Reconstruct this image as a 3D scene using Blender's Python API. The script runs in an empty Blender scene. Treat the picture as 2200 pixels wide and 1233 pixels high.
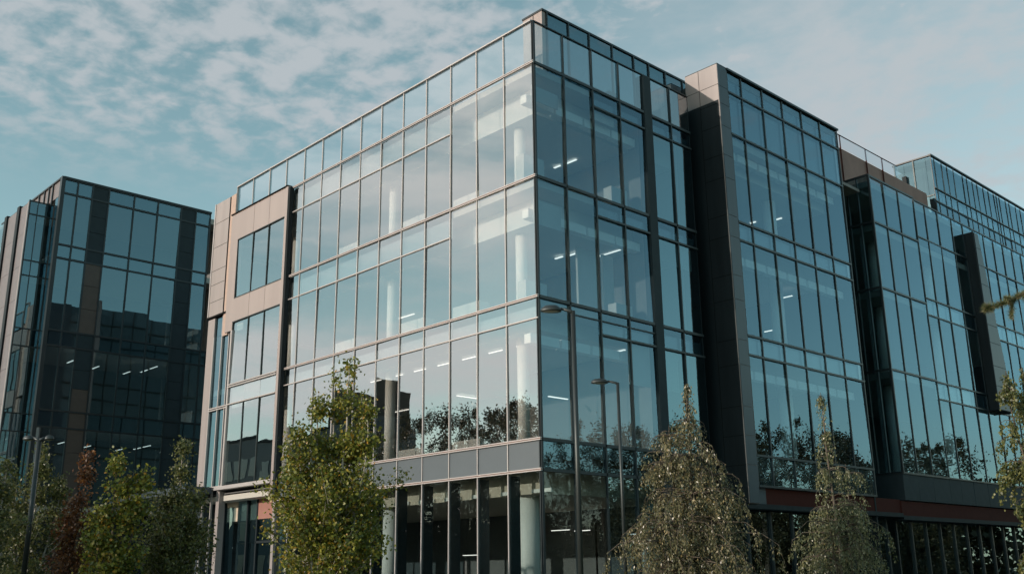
import bpy, math, random
import numpy as np
from mathutils import Matrix, Vector
sc = bpy.context.scene
COL = sc.collection

# ------------------------------------------------------------------ camera
yaw, pitch, roll = math.radians(46.73343589), math.radians(15.99139374), math.radians(-0.73884504)
CAM = np.array([22.49373647, -22.32546243, 1.6])
fw = np.array([-math.sin(yaw)*math.cos(pitch), math.cos(yaw)*math.cos(pitch), math.sin(pitch)])
r0 = np.cross(fw, [0, 0, 1]); r0 /= np.linalg.norm(r0); u0 = np.cross(r0, fw)
rt = math.cos(roll)*r0 + math.sin(roll)*u0
up = -math.sin(roll)*r0 + math.cos(roll)*u0
cd = bpy.data.cameras.new("camera"); cam = bpy.data.objects.new("camera", cd); COL.objects.link(cam)
M = Matrix(((rt[0], up[0], -fw[0], CAM[0]), (rt[1], up[1], -fw[1], CAM[1]), (rt[2], up[2], -fw[2], CAM[2]), (0, 0, 0, 1)))
cam.matrix_world = M
cd.sensor_width = 36; cd.lens = 35.1147; cd.clip_start = .1; cd.clip_end = 3000
sc.camera = cam

# ------------------------------------------------------------------ render + colour
sc.render.engine = 'CYCLES'
sc.cycles.use_denoising = True
sc.cycles.max_bounces = 10; sc.cycles.glossy_bounces = 4; sc.cycles.diffuse_bounces = 3
sc.cycles.transparent_max_bounces = 16; sc.cycles.transmission_bounces = 4
sc.cycles.sample_clamp_indirect = 6
sc.view_settings.view_transform = 'Standard'; sc.view_settings.look = 'None'
sc.view_settings.exposure = 0.0; sc.view_settings.gamma = 1.0

# ------------------------------------------------------------------ sun + sky
SUN_EL = math.radians(13)
SUN_K = 0.235                                   # the sun stands behind the camera's left: -y and a little -x
sd = Vector((-SUN_K, -1, 0)).normalized()*math.cos(SUN_EL) + Vector((0, 0, math.sin(SUN_EL)))
sl = bpy.data.lights.new("sun", 'SUN'); sl.energy = 3.6; sl.angle = math.radians(.5); sl.color = (1, .86, .74)
so = bpy.data.objects.new("sun", sl); COL.objects.link(so)
so.rotation_euler = (-sd).to_track_quat('-Z', 'Y').to_euler()

w = bpy.data.worlds.new("World"); sc.world = w; w.use_nodes = True
nt = w.node_tree; nt.nodes.clear()
def N(tree, kind, **kw):
    n = tree.nodes.new(kind)
    for k, v in kw.items(): setattr(n, k, v)
    return n
def link(tree, a, b): tree.links.new(a, b)
def math_node(tree, op, a, b=None, clamp=False):
    n = tree.nodes.new('ShaderNodeMath'); n.operation = op; n.use_clamp = clamp
    for i, v in enumerate((a, b)):
        if v is None: continue
        if isinstance(v, (int, float)): n.inputs[i].default_value = v
        else: tree.links.new(v, n.inputs[i])
    return n.outputs[0]
def smooth(tree, v, a, b, lo=0., hi=1.):
    n = tree.nodes.new('ShaderNodeMapRange'); n.interpolation_type = 'SMOOTHSTEP'
    n.inputs['From Min'].default_value = a; n.inputs['From Max'].default_value = b
    n.inputs['To Min'].default_value = lo; n.inputs['To Max'].default_value = hi
    tree.links.new(v, n.inputs['Value']); return n.outputs[0]
sky = N(nt, 'ShaderNodeTexSky', sky_type='NISHITA', sun_disc=False)
sky.sun_elevation = SUN_EL
sky.sun_rotation = math.atan2(sd.x, sd.y)
sky.altitude = 50; sky.air_density = 1.0; sky.dust_density = .6; sky.ozone_density = 1.5
tc = N(nt, 'ShaderNodeTexCoord'); sep = N(nt, 'ShaderNodeSeparateXYZ'); link(nt, tc.outputs['Generated'], sep.inputs[0])
X, Y, Z = sep.outputs
zz = math_node(nt, 'ADD', math_node(nt, 'MAXIMUM', Z, 0.0), .10)
px = math_node(nt, 'DIVIDE', X, zz); py = math_node(nt, 'DIVIDE', Y, zz)
cmb = N(nt, 'ShaderNodeCombineXYZ'); link(nt, px, cmb.inputs[0]); link(nt, py, cmb.inputs[1])
def noise(tree, vec, scale, detail, rough, dist=0.):
    n = tree.nodes.new('ShaderNodeTexNoise'); n.inputs['Scale'].default_value = scale
    n.inputs['Detail'].default_value = detail; n.inputs['Roughness'].default_value = rough
    n.inputs['Distortion'].default_value = dist
    if vec is not None: tree.links.new(vec, n.inputs['Vector'])
    return n.outputs[0]
big = noise(nt, cmb.outputs[0], 1.5, 3, .55)
flk = noise(nt, cmb.outputs[0], 15.0, 6, .54, .2)
wisp = noise(nt, cmb.outputs[0], 2.2, 6, .6, .8)
def lobe(ax, el, tight):
    a = math.radians(ax); e = math.radians(el)
    d = N(nt, 'ShaderNodeVectorMath', operation='DOT_PRODUCT'); link(nt, tc.outputs['Generated'], d.inputs[0])
    d.inputs[1].default_value = (math.cos(a)*math.cos(e), math.sin(a)*math.cos(e), math.sin(e))
    return smooth(nt, d.outputs['Value'], tight, 1.0)
# altocumulus flakes: dense upper left of the view, thinning out towards the middle
LA = lobe(168, 37, .80)
LC = lobe(122, 42, .80)
cover = math_node(nt, 'ADD', math_node(nt, 'MULTIPLY', big, .55), math_node(nt, 'ADD', math_node(nt, 'MULTIPLY', LA, .42), math_node(nt, 'MULTIPLY', LC, .24)))
fl = math_node(nt, 'ADD', cover, math_node(nt, 'MULTIPLY', math_node(nt, 'SUBTRACT', flk, .5), 2.1))
fmask = smooth(nt, fl, .33, 1.0)
low = smooth(nt, Z, .33, .43)                         # the flakes end in a level lower edge
fmask = math_node(nt, 'MULTIPLY', fmask, math_node(nt, 'MULTIPLY', low, .90))
# smooth veil low on the right
LV = lobe(110, 18, .88)
vt = smooth(nt, math_node(nt, 'ADD', math_node(nt, 'MULTIPLY', wisp, 1.0), math_node(nt, 'MULTIPLY', math_node(nt, 'SUBTRACT', flk, .5), .55)), .32, .68)
veil = math_node(nt, 'MULTIPLY', LV, math_node(nt, 'ADD', math_node(nt, 'MULTIPLY', vt, .55), .40))
# bright bank of cloud behind the camera, towards the sun side
LB = lobe(222, 20, .62)
az_ = math_node(nt, 'ARCTAN2', Y, X)
c2 = N(nt, 'ShaderNodeCombineXYZ'); link(nt, math_node(nt, 'MULTIPLY', az_, 2.0), c2.inputs[0]); link(nt, math_node(nt, 'MULTIPLY', Z, 11.0), c2.inputs[1])
strk = noise(nt, c2.outputs[0], 1.3, 7, .62, .6)
hi = smooth(nt, Z, .295, .36, 0., .24); mid = math_node(nt, 'MULTIPLY', smooth(nt, Z, .12, .17), smooth(nt, Z, .26, .21)); mid = math_node(nt, 'MULTIPLY', mid, .26)
bank = math_node(nt, 'MULTIPLY', smooth(nt, math_node(nt, 'ADD', strk, math_node(nt, 'ADD', hi, mid)), .48, .86), smooth(nt, LB, .02, .35))
msk = math_node(nt, 'MAXIMUM', math_node(nt, 'MAXIMUM', fmask, veil), bank, True)
hs = N(nt, 'ShaderNodeHueSaturation'); link(nt, sky.outputs[0], hs.inputs['Color'])
hs.inputs['Saturation'].default_value = .80; hs.inputs['Hue'].default_value = .47
mx = N(nt, 'ShaderNodeMix', data_type='RGBA'); link(nt, msk, mx.inputs['Factor'])
tint = N(nt, 'ShaderNodeMix', data_type='RGBA', blend_type='MULTIPLY'); tint.inputs['Factor'].default_value = 1
link(nt, hs.outputs[0], tint.inputs[6]); tint.inputs[7].default_value = (1.20, 1.29, 1.19, 1)
link(nt, tint.outputs[2], mx.inputs[6]); cc = N(nt, 'ShaderNodeMix', data_type='RGBA'); link(nt, smooth(nt, LB, .0, .8), cc.inputs['Factor']); cc.inputs[6].default_value = (3.3, 3.58, 3.78, 1); cc.inputs[7].default_value = (7.2, 7.4, 7.3, 1); link(nt, cc.outputs[2], mx.inputs[7])
bg = N(nt, 'ShaderNodeBackground'); bg.inputs['Strength'].default_value = .15; link(nt, mx.outputs[2], bg.inputs['Color'])
wo = N(nt, 'ShaderNodeOutputWorld'); link(nt, bg.outputs[0], wo.inputs[0])

# ------------------------------------------------------------------ materials
def base_mat(name):
    m = bpy.data.materials.new(name); m.use_nodes = True
    return m, m.node_tree, m.node_tree.nodes['Principled BSDF']
def solid(name, col, rough=.5, metal=0., var=.12, scale=3., bump=0., coat=0., spec=.5, streak=False):
    m, t, p = base_mat(name)
    tcn = N(t, 'ShaderNodeTexCoord'); vec = tcn.outputs['Object']
    if streak:
        mp = N(t, 'ShaderNodeMapping'); mp.inputs['Scale'].default_value = (1, 1, .12); link(t, vec, mp.inputs[0]); vec = mp.outputs[0]
    n = noise(t, vec, scale, 5, .6)
    r = N(t, 'ShaderNodeValToRGB'); link(t, n, r.inputs[0])
    r.color_ramp.elements[0].position = .3; r.color_ramp.elements[1].position = .7
    r.color_ramp.elements[0].color = tuple(c*(1-var) for c in col)+(1,)
    r.color_ramp.elements[1].color = tuple(min(1, c*(1+var)) for c in col)+(1,)
    link(t, r.outputs[0], p.inputs['Base Color'])
    p.inputs['Roughness'].default_value = rough; p.inputs['Metallic'].default_value = metal
    p.inputs['Coat Weight'].default_value = coat; p.inputs['Coat Roughness'].default_value = .03
    p.inputs['Specular IOR Level'].default_value = spec
    if bump:
        b = N(t, 'ShaderNodeBump'); b.inputs['Strength'].default_value = bump; link(t, n, b.inputs['Height']); link(t, b.outputs[0], p.inputs['Normal'])
    return m
def glass(name, refl=.34, tcol=(.50, .64, .66), gcol=(.86, .95, 1.), wave=.012, wscale=.55):
    m = bpy.data.materials.new(name); m.use_nodes = True; t = m.node_tree; t.nodes.clear()
    tr = N(t, 'ShaderNodeBsdfTransparent'); tr.inputs[0].default_value = tcol+(1,)
    gl = N(t, 'ShaderNodeBsdfGlossy'); gl.inputs['Color'].default_value = gcol+(1,); gl.inputs['Roughness'].default_value = 0.0
    tcn = N(t, 'ShaderNodeTexCoord'); oi = N(t, 'ShaderNodeObjectInfo')
    nn = N(t, 'ShaderNodeTexNoise', noise_dimensions='4D'); link(t, tcn.outputs['Object'], nn.inputs['Vector']); link(t, math_node(t, 'MULTIPLY', oi.outputs['Random'], 60.), nn.inputs['W'])
    nn.inputs['Scale'].default_value = wscale; nn.inputs['Detail'].default_value = 1.5; n = nn.outputs[0]
    b = N(t, 'ShaderNodeBump'); b.inputs['Strength'].default_value = 1; b.inputs['Distance'].default_value = wave*.5; link(t, n, b.inputs['Height'])
    link(t, b.outputs[0], gl.inputs['Normal'])
    fr = N(t, 'ShaderNodeFresnel'); fr.inputs['IOR'].default_value = 1.5
    f = math_node(t, 'ADD', refl, math_node(t, 'MULTIPLY', fr.outputs[0], 1-refl), True)
    ge = N(t, 'ShaderNodeNewGeometry'); front = math_node(t, 'SUBTRACT', 1., ge.outputs['Backfacing'])
    f = math_node(t, 'MULTIPLY', f, front)
    tm = N(t, 'ShaderNodeMix', data_type='RGBA'); link(t, front, tm.inputs['Factor']); tm.inputs[6].default_value = (1, 1, 1, 1); tm.inputs[7].default_value = tcol+(1,); link(t, tm.outputs[2], tr.inputs[0])
    mx = N(t, 'ShaderNodeMixShader'); link(t, f, mx.inputs[0]); link(t, tr.outputs[0], mx.inputs[1]); link(t, gl.outputs[0], mx.inputs[2])
    o = N(t, 'ShaderNodeOutputMaterial'); link(t, mx.outputs[0], o.inputs[0])
    return m
def emit(name, col, s):
    m = bpy.data.materials.new(name); m.use_nodes = True; t = m.node_tree; t.nodes.clear()
    e = N(t, 'ShaderNodeEmission'); e.inputs[0].default_value = col+(1,); e.inputs[1].default_value = s
    o = N(t, 'ShaderNodeOutputMaterial'); link(t, e.outputs[0], o.inputs[0]); return m
MT = dict(
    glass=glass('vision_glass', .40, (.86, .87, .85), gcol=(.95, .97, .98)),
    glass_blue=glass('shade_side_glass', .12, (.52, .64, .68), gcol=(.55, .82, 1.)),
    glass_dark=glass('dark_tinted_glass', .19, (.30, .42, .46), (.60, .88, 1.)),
    glass_store=glass('storefront_glass', .02, (.55, .62, .62)),
    balustrade=glass('balustrade_glass', .26, (.56, .64, .65)),
    clear=glass('thin_clear_glass', .08, (.80, .76, .76)),
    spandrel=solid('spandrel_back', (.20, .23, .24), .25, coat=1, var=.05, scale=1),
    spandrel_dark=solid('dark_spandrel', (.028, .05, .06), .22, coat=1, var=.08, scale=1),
    spandrel_grey=solid('grey_spandrel', (.088, .108, .122), .4, var=.06, scale=.8),
    light_frame=solid('anodised_aluminium', (.43, .40, .39), .42, .25, var=.05),
    brown_gap=solid('copper_brown_joint', (.17, .085, .065), .6),
    dark_frame=solid('dark_aluminium', (.012, .020, .024), .4, .0, var=.1),
    beige=solid('pinkish_beige_metal', (.31, .262, .247), .45, .15, var=.08, scale=.9, streak=True),
    beige_grey=solid('warm_grey_metal', (.29, .258, .25), .5, .1, var=.10, scale=1.2, streak=True),
    brick=solid('buff_brick', (.40, .30, .25), .8, var=.12, scale=14),
    panel_dark=solid('charcoal_metal_and_shade', (.012, .019, .023), .6, var=.25, spec=.2, scale=2, streak=True),  # charcoal metal; also the tone of painted shade on pier and frame post
    endglass=solid('blue_grey_end_cladding', (.06, .10, .12), .3, coat=.6, var=.15, scale=.6),
    brown_tint=solid('brown_tinted_metal', (.075, .055, .045), .55, var=.12),
    mauve=solid('mauve_grey_metal', (.15, .135, .14), .5, var=.1),
    warmceil=solid('warm_plaster_ceiling', (.58, .50, .40), .9, var=.04),
    fascia=solid('fascia_metal', (.022, .035, .042), .65, var=.12, spec=.25),
    panel_mid=solid('grey_metal_panel', (.045, .062, .078), .42, .1, var=.1, scale=2, streak=True),
    joint=solid('panel_joint', (.007, .008, .008), .9, spec=.1),
    red=solid('oxide_red_cladding', (.06, .016, .012), .8, var=.1, spec=.15),
    brown=solid('brown_render', (.26, .15, .125), .7, var=.15, scale=1.2),
    redbrown=solid('red_brown_board', (.30, .14, .11), .6, var=.08),
    ceiling=solid('plaster_ceiling', (.46, .44, .40), .9, var=.04),
    slabedge=solid('white_bulkhead', (.66, .66, .63), .8, var=.03),
    floor=solid('office_floor', (.12, .12, .12), .7),
    core=solid('core_wall', (.16, .17, .17), .9, var=.15, scale=.4),
    column=solid('white_column', (.86, .85, .81), .6, var=.03),
    roof=solid('roof_membrane', (.25, .25, .25), .9),
    fin=solid('dark_blue_fin', (.02, .033, .042), .4),
    light=emit('fluorescent_tube', (1, .94, .84), 1.7),
    blind=solid('roller_blind', (.50, .50, .48), .9, var=.03),
    asphalt=solid('asphalt', (.05, .05, .052), .9, var=.25, scale=8, bump=.1),
    paving=solid('concrete_paving', (.28, .27, .25), .9, var=.15, scale=3, bump=.1),
    grass=solid('lawn', (.06, .08, .035), .95, var=.3, scale=5, bump=.4),
    post=solid('galvanised_dark_paint', (.045, .055, .056), .42, .5, var=.1),
    lens=solid('lamp_lens', (.42, .38, .26), .25, var=.05, coat=.6),
    bark=solid('birch_bark', (.36, .33, .29), .8, var=.35, scale=14),
    bark_dark=solid('brown_bark', (.10, .08, .06), .85, var=.3, scale=10),
)
def leafmat(name, cols, trans=.35, gloss=.45):
    m, t, p = base_mat(name)
    g = N(t, 'ShaderNodeNewGeometry'); r = N(t, 'ShaderNodeValToRGB'); link(t, g.outputs['Random Per Island'], r.inputs[0])
    el = r.color_ramp.elements
    while len(el) < len(cols): el.new(.5)
    for i, (pos, c) in enumerate(cols): el[i].position = pos; el[i].color = c+(1,)
    link(t, r.outputs[0], p.inputs['Base Color']); p.inputs['Roughness'].default_value = gloss
    p.inputs['Specular IOR Level'].default_value = .6
    tl = N(t, 'ShaderNodeBsdfTranslucent'); link(t, r.outputs[0], tl.inputs[0])
    mx = N(t, 'ShaderNodeMixShader'); mx.inputs[0].default_value = trans
    link(t, p.outputs[0], mx.inputs[1]); link(t, tl.outputs[0], mx.inputs[2])
    o = [n for n in t.nodes if n.type == 'OUTPUT_MATERIAL'][0]; link(t, mx.outputs[0], o.inputs[0]); return m
LEAF = dict(
    yellow=leafmat('yellow_green_leaf', [(0, (.06, .085, .015)), (.45, (.15, .18, .03)), (.85, (.29, .28, .04)), (.985, (.38, .20, .02))]),
    olive=leafmat('olive_birch_leaf', [(0, (.06, .065, .03)), (.45, (.13, .13, .065)), (.85, (.23, .21, .12)), (1, (.30, .23, .10))], .25, .34),
    green=leafmat('mid_green_leaf', [(0, (.045, .06, .02)), (.5, (.10, .12, .035)), (.95, (.21, .20, .06))]),
    rust=leafmat('rust_leaf', [(0, (.07, .03, .015)), (.5, (.15, .055, .02)), (.95, (.22, .10, .03))]),
    dark=leafmat('dark_leaf', [(0, (.018, .024, .01)), (.5, (.035, .042, .018)), (.95, (.07, .07, .03))], .2),
    wood=leafmat('woodland_leaf', [(0, (.03, .036, .016)), (.5, (.06, .06, .028)), (1, (.11, .09, .04))], .3),
    pale=leafmat('pale_birch_leaf', [(0, (.07, .085, .035)), (.45, (.15, .165, .08)), (.85, (.25, .25, .14)), (1, (.30, .27, .12))], .28, .36),
    needle=leafmat('pine_needle', [(0, (.06, .085, .03)), (.6, (.12, .15, .06)), (1, (.28, .22, .12))], .25),
)

# ------------------------------------------------------------------ mesh helpers
class MB:
    def __init__(s): s.v = []; s.f = []
    def box(s, a, b):
        x0, y0, z0 = (min(a[i], b[i]) for i in range(3)); x1, y1, z1 = (max(a[i], b[i]) for i in range(3))
        n = len(s.v)
        s.v += [(x0,y0,z0),(x1,y0,z0),(x1,y1,z0),(x0,y1,z0),(x0,y0,z1),(x1,y0,z1),(x1,y1,z1),(x0,y1,z1)]
        s.f += [tuple(n+i for i in q) for q in ((0,3,2,1),(4,5,6,7),(0,1,5,4),(1,2,6,5),(2,3,7,6),(3,0,4,7))]; return s
    def hull8(s, pts):
        n = len(s.v); s.v += [tuple(p) for p in pts]
        s.f += [tuple(n+i for i in q) for q in ((0,3,2,1),(4,5,6,7),(0,1,5,4),(1,2,6,5),(2,3,7,6),(3,0,4,7))]; return s
    def tube(s, pts, rad, n=8, cap=True):
        pts = [np.array(p, float) for p in pts]; rings = []
        for i, p in enumerate(pts):
            d = pts[min(i+1, len(pts)-1)] - pts[max(i-1, 0)]; d = d/(np.linalg.norm(d)+1e-9)
            a = np.cross(d, [0, 0, 1] if abs(d[2]) < .9 else [1, 0, 0]); a /= np.linalg.norm(a); b = np.cross(d, a)
            r = rad[i] if hasattr(rad, '__len__') else rad
            k = len(s.v); rings.append(k)
            for j in range(n):
                t = 2*math.pi*j/n; s.v.append(tuple(p + r*(math.cos(t)*a + math.sin(t)*b)))
        for k0, k1 in zip(rings[:-1], rings[1:]):
            for j in range(n): s.f.append((k0+j, k0+(j+1) % n, k1+(j+1) % n, k1+j))
        if cap: s.f.append(tuple(rings[0]+j for j in range(n))[::-1]); s.f.append(tuple(rings[-1]+j for j in range(n)))
        return s
    def build(s, name, mat, parent=None, smooth=False, origin=None):
        me = bpy.data.meshes.new(name); v = s.v
        if origin is not None: v = [(p[0]-origin[0], p[1]-origin[1], p[2]-origin[2]) for p in v]
        me.from_pydata(v, [], s.f); me.update(); me.materials.append(mat)
        if smooth: me.polygons.foreach_set('use_smooth', [True]*len(me.polygons))
        o = bpy.data.objects.new(name, me); COL.objects.link(o)
        if origin is not None: o.location = origin
        if parent is not None:
            o.parent = parent; o.location = Vector(o.location) - Vector(wloc(parent))
        return o
def wloc(o):
    l = Vector(o.location); p = o.parent
    while p: l += p.location; p = p.parent
    return l
def tag(o, label=None, cat=None, group=None, kind=None):
    if label: o['label'] = label
    if cat: o['category'] = cat
    if group: o['group'] = group
    if kind: o['kind'] = kind
    return o
def empty(name, loc, label, cat, group=None):
    o = bpy.data.objects.new(name, None); COL.objects.link(o); o.location = loc; o.empty_display_size = .3
    return tag(o, label, cat, group)
RND = random.Random(5)
# A facade plane: P(u, z, d) gives the point u along it, z up, d outwards
class Plane:
    def __init__(s, axis, c): s.axis = axis; s.c = c       # axis 'x': plane y=c facing -y, u = x ; axis 'y': plane x=c facing +x, u = y
    def P(s, u, z, d=0): return (u, s.c-d, z) if s.axis == 'x' else (s.c+d, u, z)
    def box(s, mb, u0, u1, z0, z1, d0, d1): mb.box(s.P(u0, z0, d0), s.P(u1, z1, d1)); return mb
    def pane(s, name, mat, parent, u0, u1, z0, z1, d=0., th=.02, wob=.32, g=.01):
        o = s.box(MB(), u0+g, u1-g, z0+g, z1-g, d-th, d).build(name, mat, parent, origin=s.P((u0+u1)/2, (z0+z1)/2, d))
        if wob:
            o.rotation_euler = (math.radians(RND.gauss(0, wob)) if s.axis == 'x' else 0, math.radians(RND.gauss(0, wob)) if s.axis == 'y' else 0, math.radians(RND.gauss(0, wob)))
        return o
def cells(pl, parent, us, zs, kinds, d=0., skip=None):
    """us ascending, zs ascending; kinds[row] = (name, material, backing material or None)"""
    for i in range(len(us)-1):
        for j in range(len(zs)-1):
            k = kinds[j](i) if callable(kinds[j]) else kinds[j]
            if k is None or (skip and skip(i, j)): continue
            name, mat, back = k
            o = pl.pane(name, mat, parent, us[i], us[i+1], zs[j], zs[j+1], d)
            if back is not None:
                pl.box(MB(), us[i]+.01, us[i+1]-.01, zs[j]+.01, zs[j+1]-.01, -.14, -.10).build('backing_panel', back, o if False else parent)
def slab_set(parent, x0, x1, y0, y1, levels, ceil_drop, edge, sides):
    for lv, dr in zip(levels, ceil_drop):
        MB().box((x0, y0, lv-.32), (x1, y1, lv-.03)).build('floor_slab', MT['ceiling'], parent)
        e = edge
        MB().box((x0+(e if 'w' in sides else .05), y0+(e if 's' in sides else .05), lv-dr), (x1-(e if 'e' in sides else .05), y1-.05, lv-.33)).build('ceiling', MT['slabedge'], parent)

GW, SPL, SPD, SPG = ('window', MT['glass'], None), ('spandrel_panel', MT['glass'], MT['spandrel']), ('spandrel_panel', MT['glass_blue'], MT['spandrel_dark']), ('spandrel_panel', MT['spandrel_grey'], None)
GB = ('window', MT['glass_blue'], None)
GD = ('window', MT['glass_dark'], None)

# ================================================================== setting: ground
def sheet(name, x0, x1, y0, y1, z, mat):
    me = bpy.data.meshes.new(name); me.from_pydata([(x0,y0,z),(x1,y0,z),(x1,y1,z),(x0,y1,z)], [], [(0,1,2,3)]); me.materials.append(mat)
    o = bpy.data.objects.new(name, me); COL.objects.link(o); o['kind'] = 'structure'; return o
sheet('ground', -900, 900, -900, 900, 0, MT['grass'])
pv = MB().box((-60, -5, -.05), (6, 60, .12)).build('pavement', MT['paving']); pv['kind'] = 'structure'
sheet('road', -300, 300, -40, -16, .004, MT['asphalt'])

# ================================================================== corner block
L5, L4, L3b, L3, L2b, L2, L1b, L1, LT = 4.735, 5.695, 9.63, 10.365, 13.52, 14.61, 17.68, 18.91, 20.53
cb = empty('office_building', (0, 0, .12), 'glass corner office building with a pale framed bay and four storeys, nearest the camera', 'building')
F = Plane('x', 0.)
ux = [-1.5*i for i in range(10, -1, -1)]                     # -15 .. 0
def colfn(full, k):                                           # the three bays at the corner have no transom
    return k
# parapet balustrade
up_ = [-21.3, -19.75, -18.15, -16.6] + ux
cells(F, cb, up_, [L1, LT], [('parapet_panel', MT['balustrade'], None)])
us = [-15.95] + ux
cells(F, cb, us[:-3], [L1b, L1], [SPL]); cells(F, cb, us[:-3], [L2, L1b], [GW]); cells(F, cb, us[-4:], [L2, L1], [GW])
cells(F, cb, us[:-3], [L2b, L2], [SPL]); cells(F, cb, us[:-3], [L3, L2b], [GW]); cells(F, cb, us[-4:], [L3, L2], [GW])
cells(F, cb, us, [L3b, L3], [SPL]); cells(F, cb, us, [L4, L3b], [GW])
cells(F, cb, us, [L5, L4], [SPG])
cells(F, cb, us, [.12, L5], [('storefront_window', MT['glass_store'], None)])
# light frame of the left face
fm = MB(); br = MB()
for x in up_[1:-1]: F.box(fm, x-.022, x+.022, L1 if x > -15.2 else L1+.02, LT-.0, .0, .045)
for x in us[1:-1]: F.box(fm, x-.019, x+.019, .12, L1-.06, .0, .04)
F.box(fm, -21.3, 0.0, LT, LT+.05, -.03, .09); F.box(fm, -21.34, -21.3, L1, LT+.05, -.03, .08)
for z in (L1, L2, L3, L4, L5):
    a = -15.95
    F.box(fm, a, .06, z+.014, z+.046, .0, .075); F.box(fm, a, .06, z-.046, z-.014, .0, .075); F.box(br, a, .055, z-.014, z+.014, -.02, .05)
for z, b in ((L1b, -4.5), (L2b, -4.5), (L3b, .03)): F.box(fm, -15.95, b, z-.02, z+.02, .0, .055)
fm.build('mullion_frame', MT['light_frame'], cb); br.build('frame_joint', MT['brown_gap'], cb)
fi = MB()
for x in us[1:-1]: F.box(fi, x-.02, x+.05, .12, L5-.1, -.45, -.03)
fi.build('storefront_fin', MT['fin'], cb)
# right face
G = Plane('y', 0.)
uy = [0, 1.50, 3.04, 4.57, 6.02]; uy2 = [6.47, 7.72, 8.97]
R3, R2, R1 = 18.18, 13.88, 9.51
for U, nt_ in ((uy[:3], False), (uy[2:], True), (uy2, True)):
    cells(G, cb, U, [L1, LT], [('parapet_panel', MT['balustrade'], None)])
    if nt_:
        gk = GD if U is uy2 else GB; cells(G, cb, U, [L2, R3], [gk]); cells(G, cb, U, [R3, L1], [SPD]); cells(G, cb, U, [L3, R2], [gk]); cells(G, cb, U, [R2, L2], [SPD])  # darker glass beside the pier paints in its dark reflection
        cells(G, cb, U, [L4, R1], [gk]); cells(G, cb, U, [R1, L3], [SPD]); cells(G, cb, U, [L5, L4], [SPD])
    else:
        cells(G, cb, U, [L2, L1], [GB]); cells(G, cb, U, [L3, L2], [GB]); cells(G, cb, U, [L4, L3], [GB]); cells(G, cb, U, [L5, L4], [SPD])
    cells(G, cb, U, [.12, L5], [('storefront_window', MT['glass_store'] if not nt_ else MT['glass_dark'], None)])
fr = MB()
for y in uy[1:-1]+uy2[1:-1]: G.box(fr, y-.03, y+.03, .12, L1-.05, .0, .07); G.box(fr, y-.025, y+.025, L1+.05, LT, .0, .06)
G.box(fr, .03, 8.97, LT, LT+.04, -.03, .05); G.box(fr, -.0, .09, .12, LT+.04, .0, .035); F.box(fr, -.035, -.0, .12, LT, -.03, .045)
for z in (L1, L2, L3, L4, L5): G.box(fr, .04, 6.02, z-.06, z+.04, .0, .07); G.box(fr, 6.47, 8.97, z-.06, z+.04, .0, .07)
for z in (R3, R2, R1): G.box(fr, 3.07, 6.02, z-.035, z+.035, .0, .075); G.box(fr, 6.47, 8.97, z-.035, z+.035, .0, .075)
G.box(fr, 1.53, 6.02, L3-.38, L3-.34, .0, .05)
fr.build('mullion_frame', MT['dark_frame'], cb)
G.box(MB(), 6.02, 6.47, .12, LT-.02, -.3, .09).build('pilaster', MT['fascia'], cb)
# recess next to the pier, with its thin red strip
MB().box((-.72, 8.97, .12), (-.62, 9.78, L1)).build('recess_panel', MT['panel_dark'], cb)
MB().box((-.62, 8.95, .12), (-.0, 8.99, LT)).build('side_return', MT['panel_dark'], cb)
# structure inside
for lv, cz in ((L1, L1b-.1), (L2, L2b-.1), (L3, L3b-.1), (L5+.55, 4.1)):
    MB().box((-23.2, .10, lv-.30), (-.10, 8.9, lv-.06)).build('floor_slab', MT['ceiling'], cb)
    MB().box((-23.1, .95, cz), (-.95, 8.88, lv-.31)).build('ceiling', MT['slabedge'] if lv > 6 else MT['warmceil'], cb)
MB().box((-23.2, 9.0, .12), (-.64, 9.2, L1)).build('core_wall', MT['core'], cb)  # lengthened towards the right face to keep sun off the pier
MB().box((-23.35, 1.4, .12), (-23.2, 20, 20.0)).build('end_wall', MT['endglass'], cb)
MB().box((-23.37, .1, .12), (-23.2, 1.39, 20.1)).build('end_wall', MT['panel_mid'], cb)
ew = MB()
for z in (5.7, 9.6, 10.4, 13.5, 14.6, 17.7, 18.9): ew.box((-23.42, 1.4, z-.05), (-23.352, 20, z+.05))
for i in range(12): ew.box((-23.40, 2.9+1.5*i-.03, .12), (-23.351, 2.9+1.5*i+.03, 20))
ew.build('mullion_frame', MT['post'], cb)
MB().box((-23.2, 9.25, L1-.3), (-6.2, 20, L1)).build('roof', MT['roof'], cb)
MB().box((-23.2, 19.8, .12), (-6.2, 20, L1-.31)).build('rear_wall', MT['core'], cb)
MB().box((-23.1, .12, .121), (-.1, 8.9, .20)).build('floor', MT['floor'], cb)
for lv in (L4-.35, L3, L2): MB().box((-23.15, .12, lv-.055), (-.12, 8.88, lv-.01)).build('floor', MT['floor'], cb)
for xc in (-2.2, -10.0, -17.8):
    MB().tube([(xc+.02, 1.55, .2), (xc+.02, 1.55, 4.1)], .36, 32).build('column', MT['column'], cb, True)
    for z0, z1 in ((L4-.36, L3b-.1), (L3, L2b-.1), (L2, L1b-.1)):
        MB().tube([(xc-.1, 1.5, z0), (xc-.1, 1.5, z1)], .21, 32).build('column', MT['column'], cb, True)
MB().tube([(-1.5, 7.0, .2), (-1.5, 7.0, 4.1)], .3, 24).build('column', MT['column'], cb, True)
# ground floor light cove behind the storefront
mbx = MB()
for i in range(9): mbx.box((-1.5*i-1.35, .88, 4.12), (-1.5*i-.45, .94, 4.24))
mbx.build('ceiling_trim', MT['column'], cb)
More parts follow.
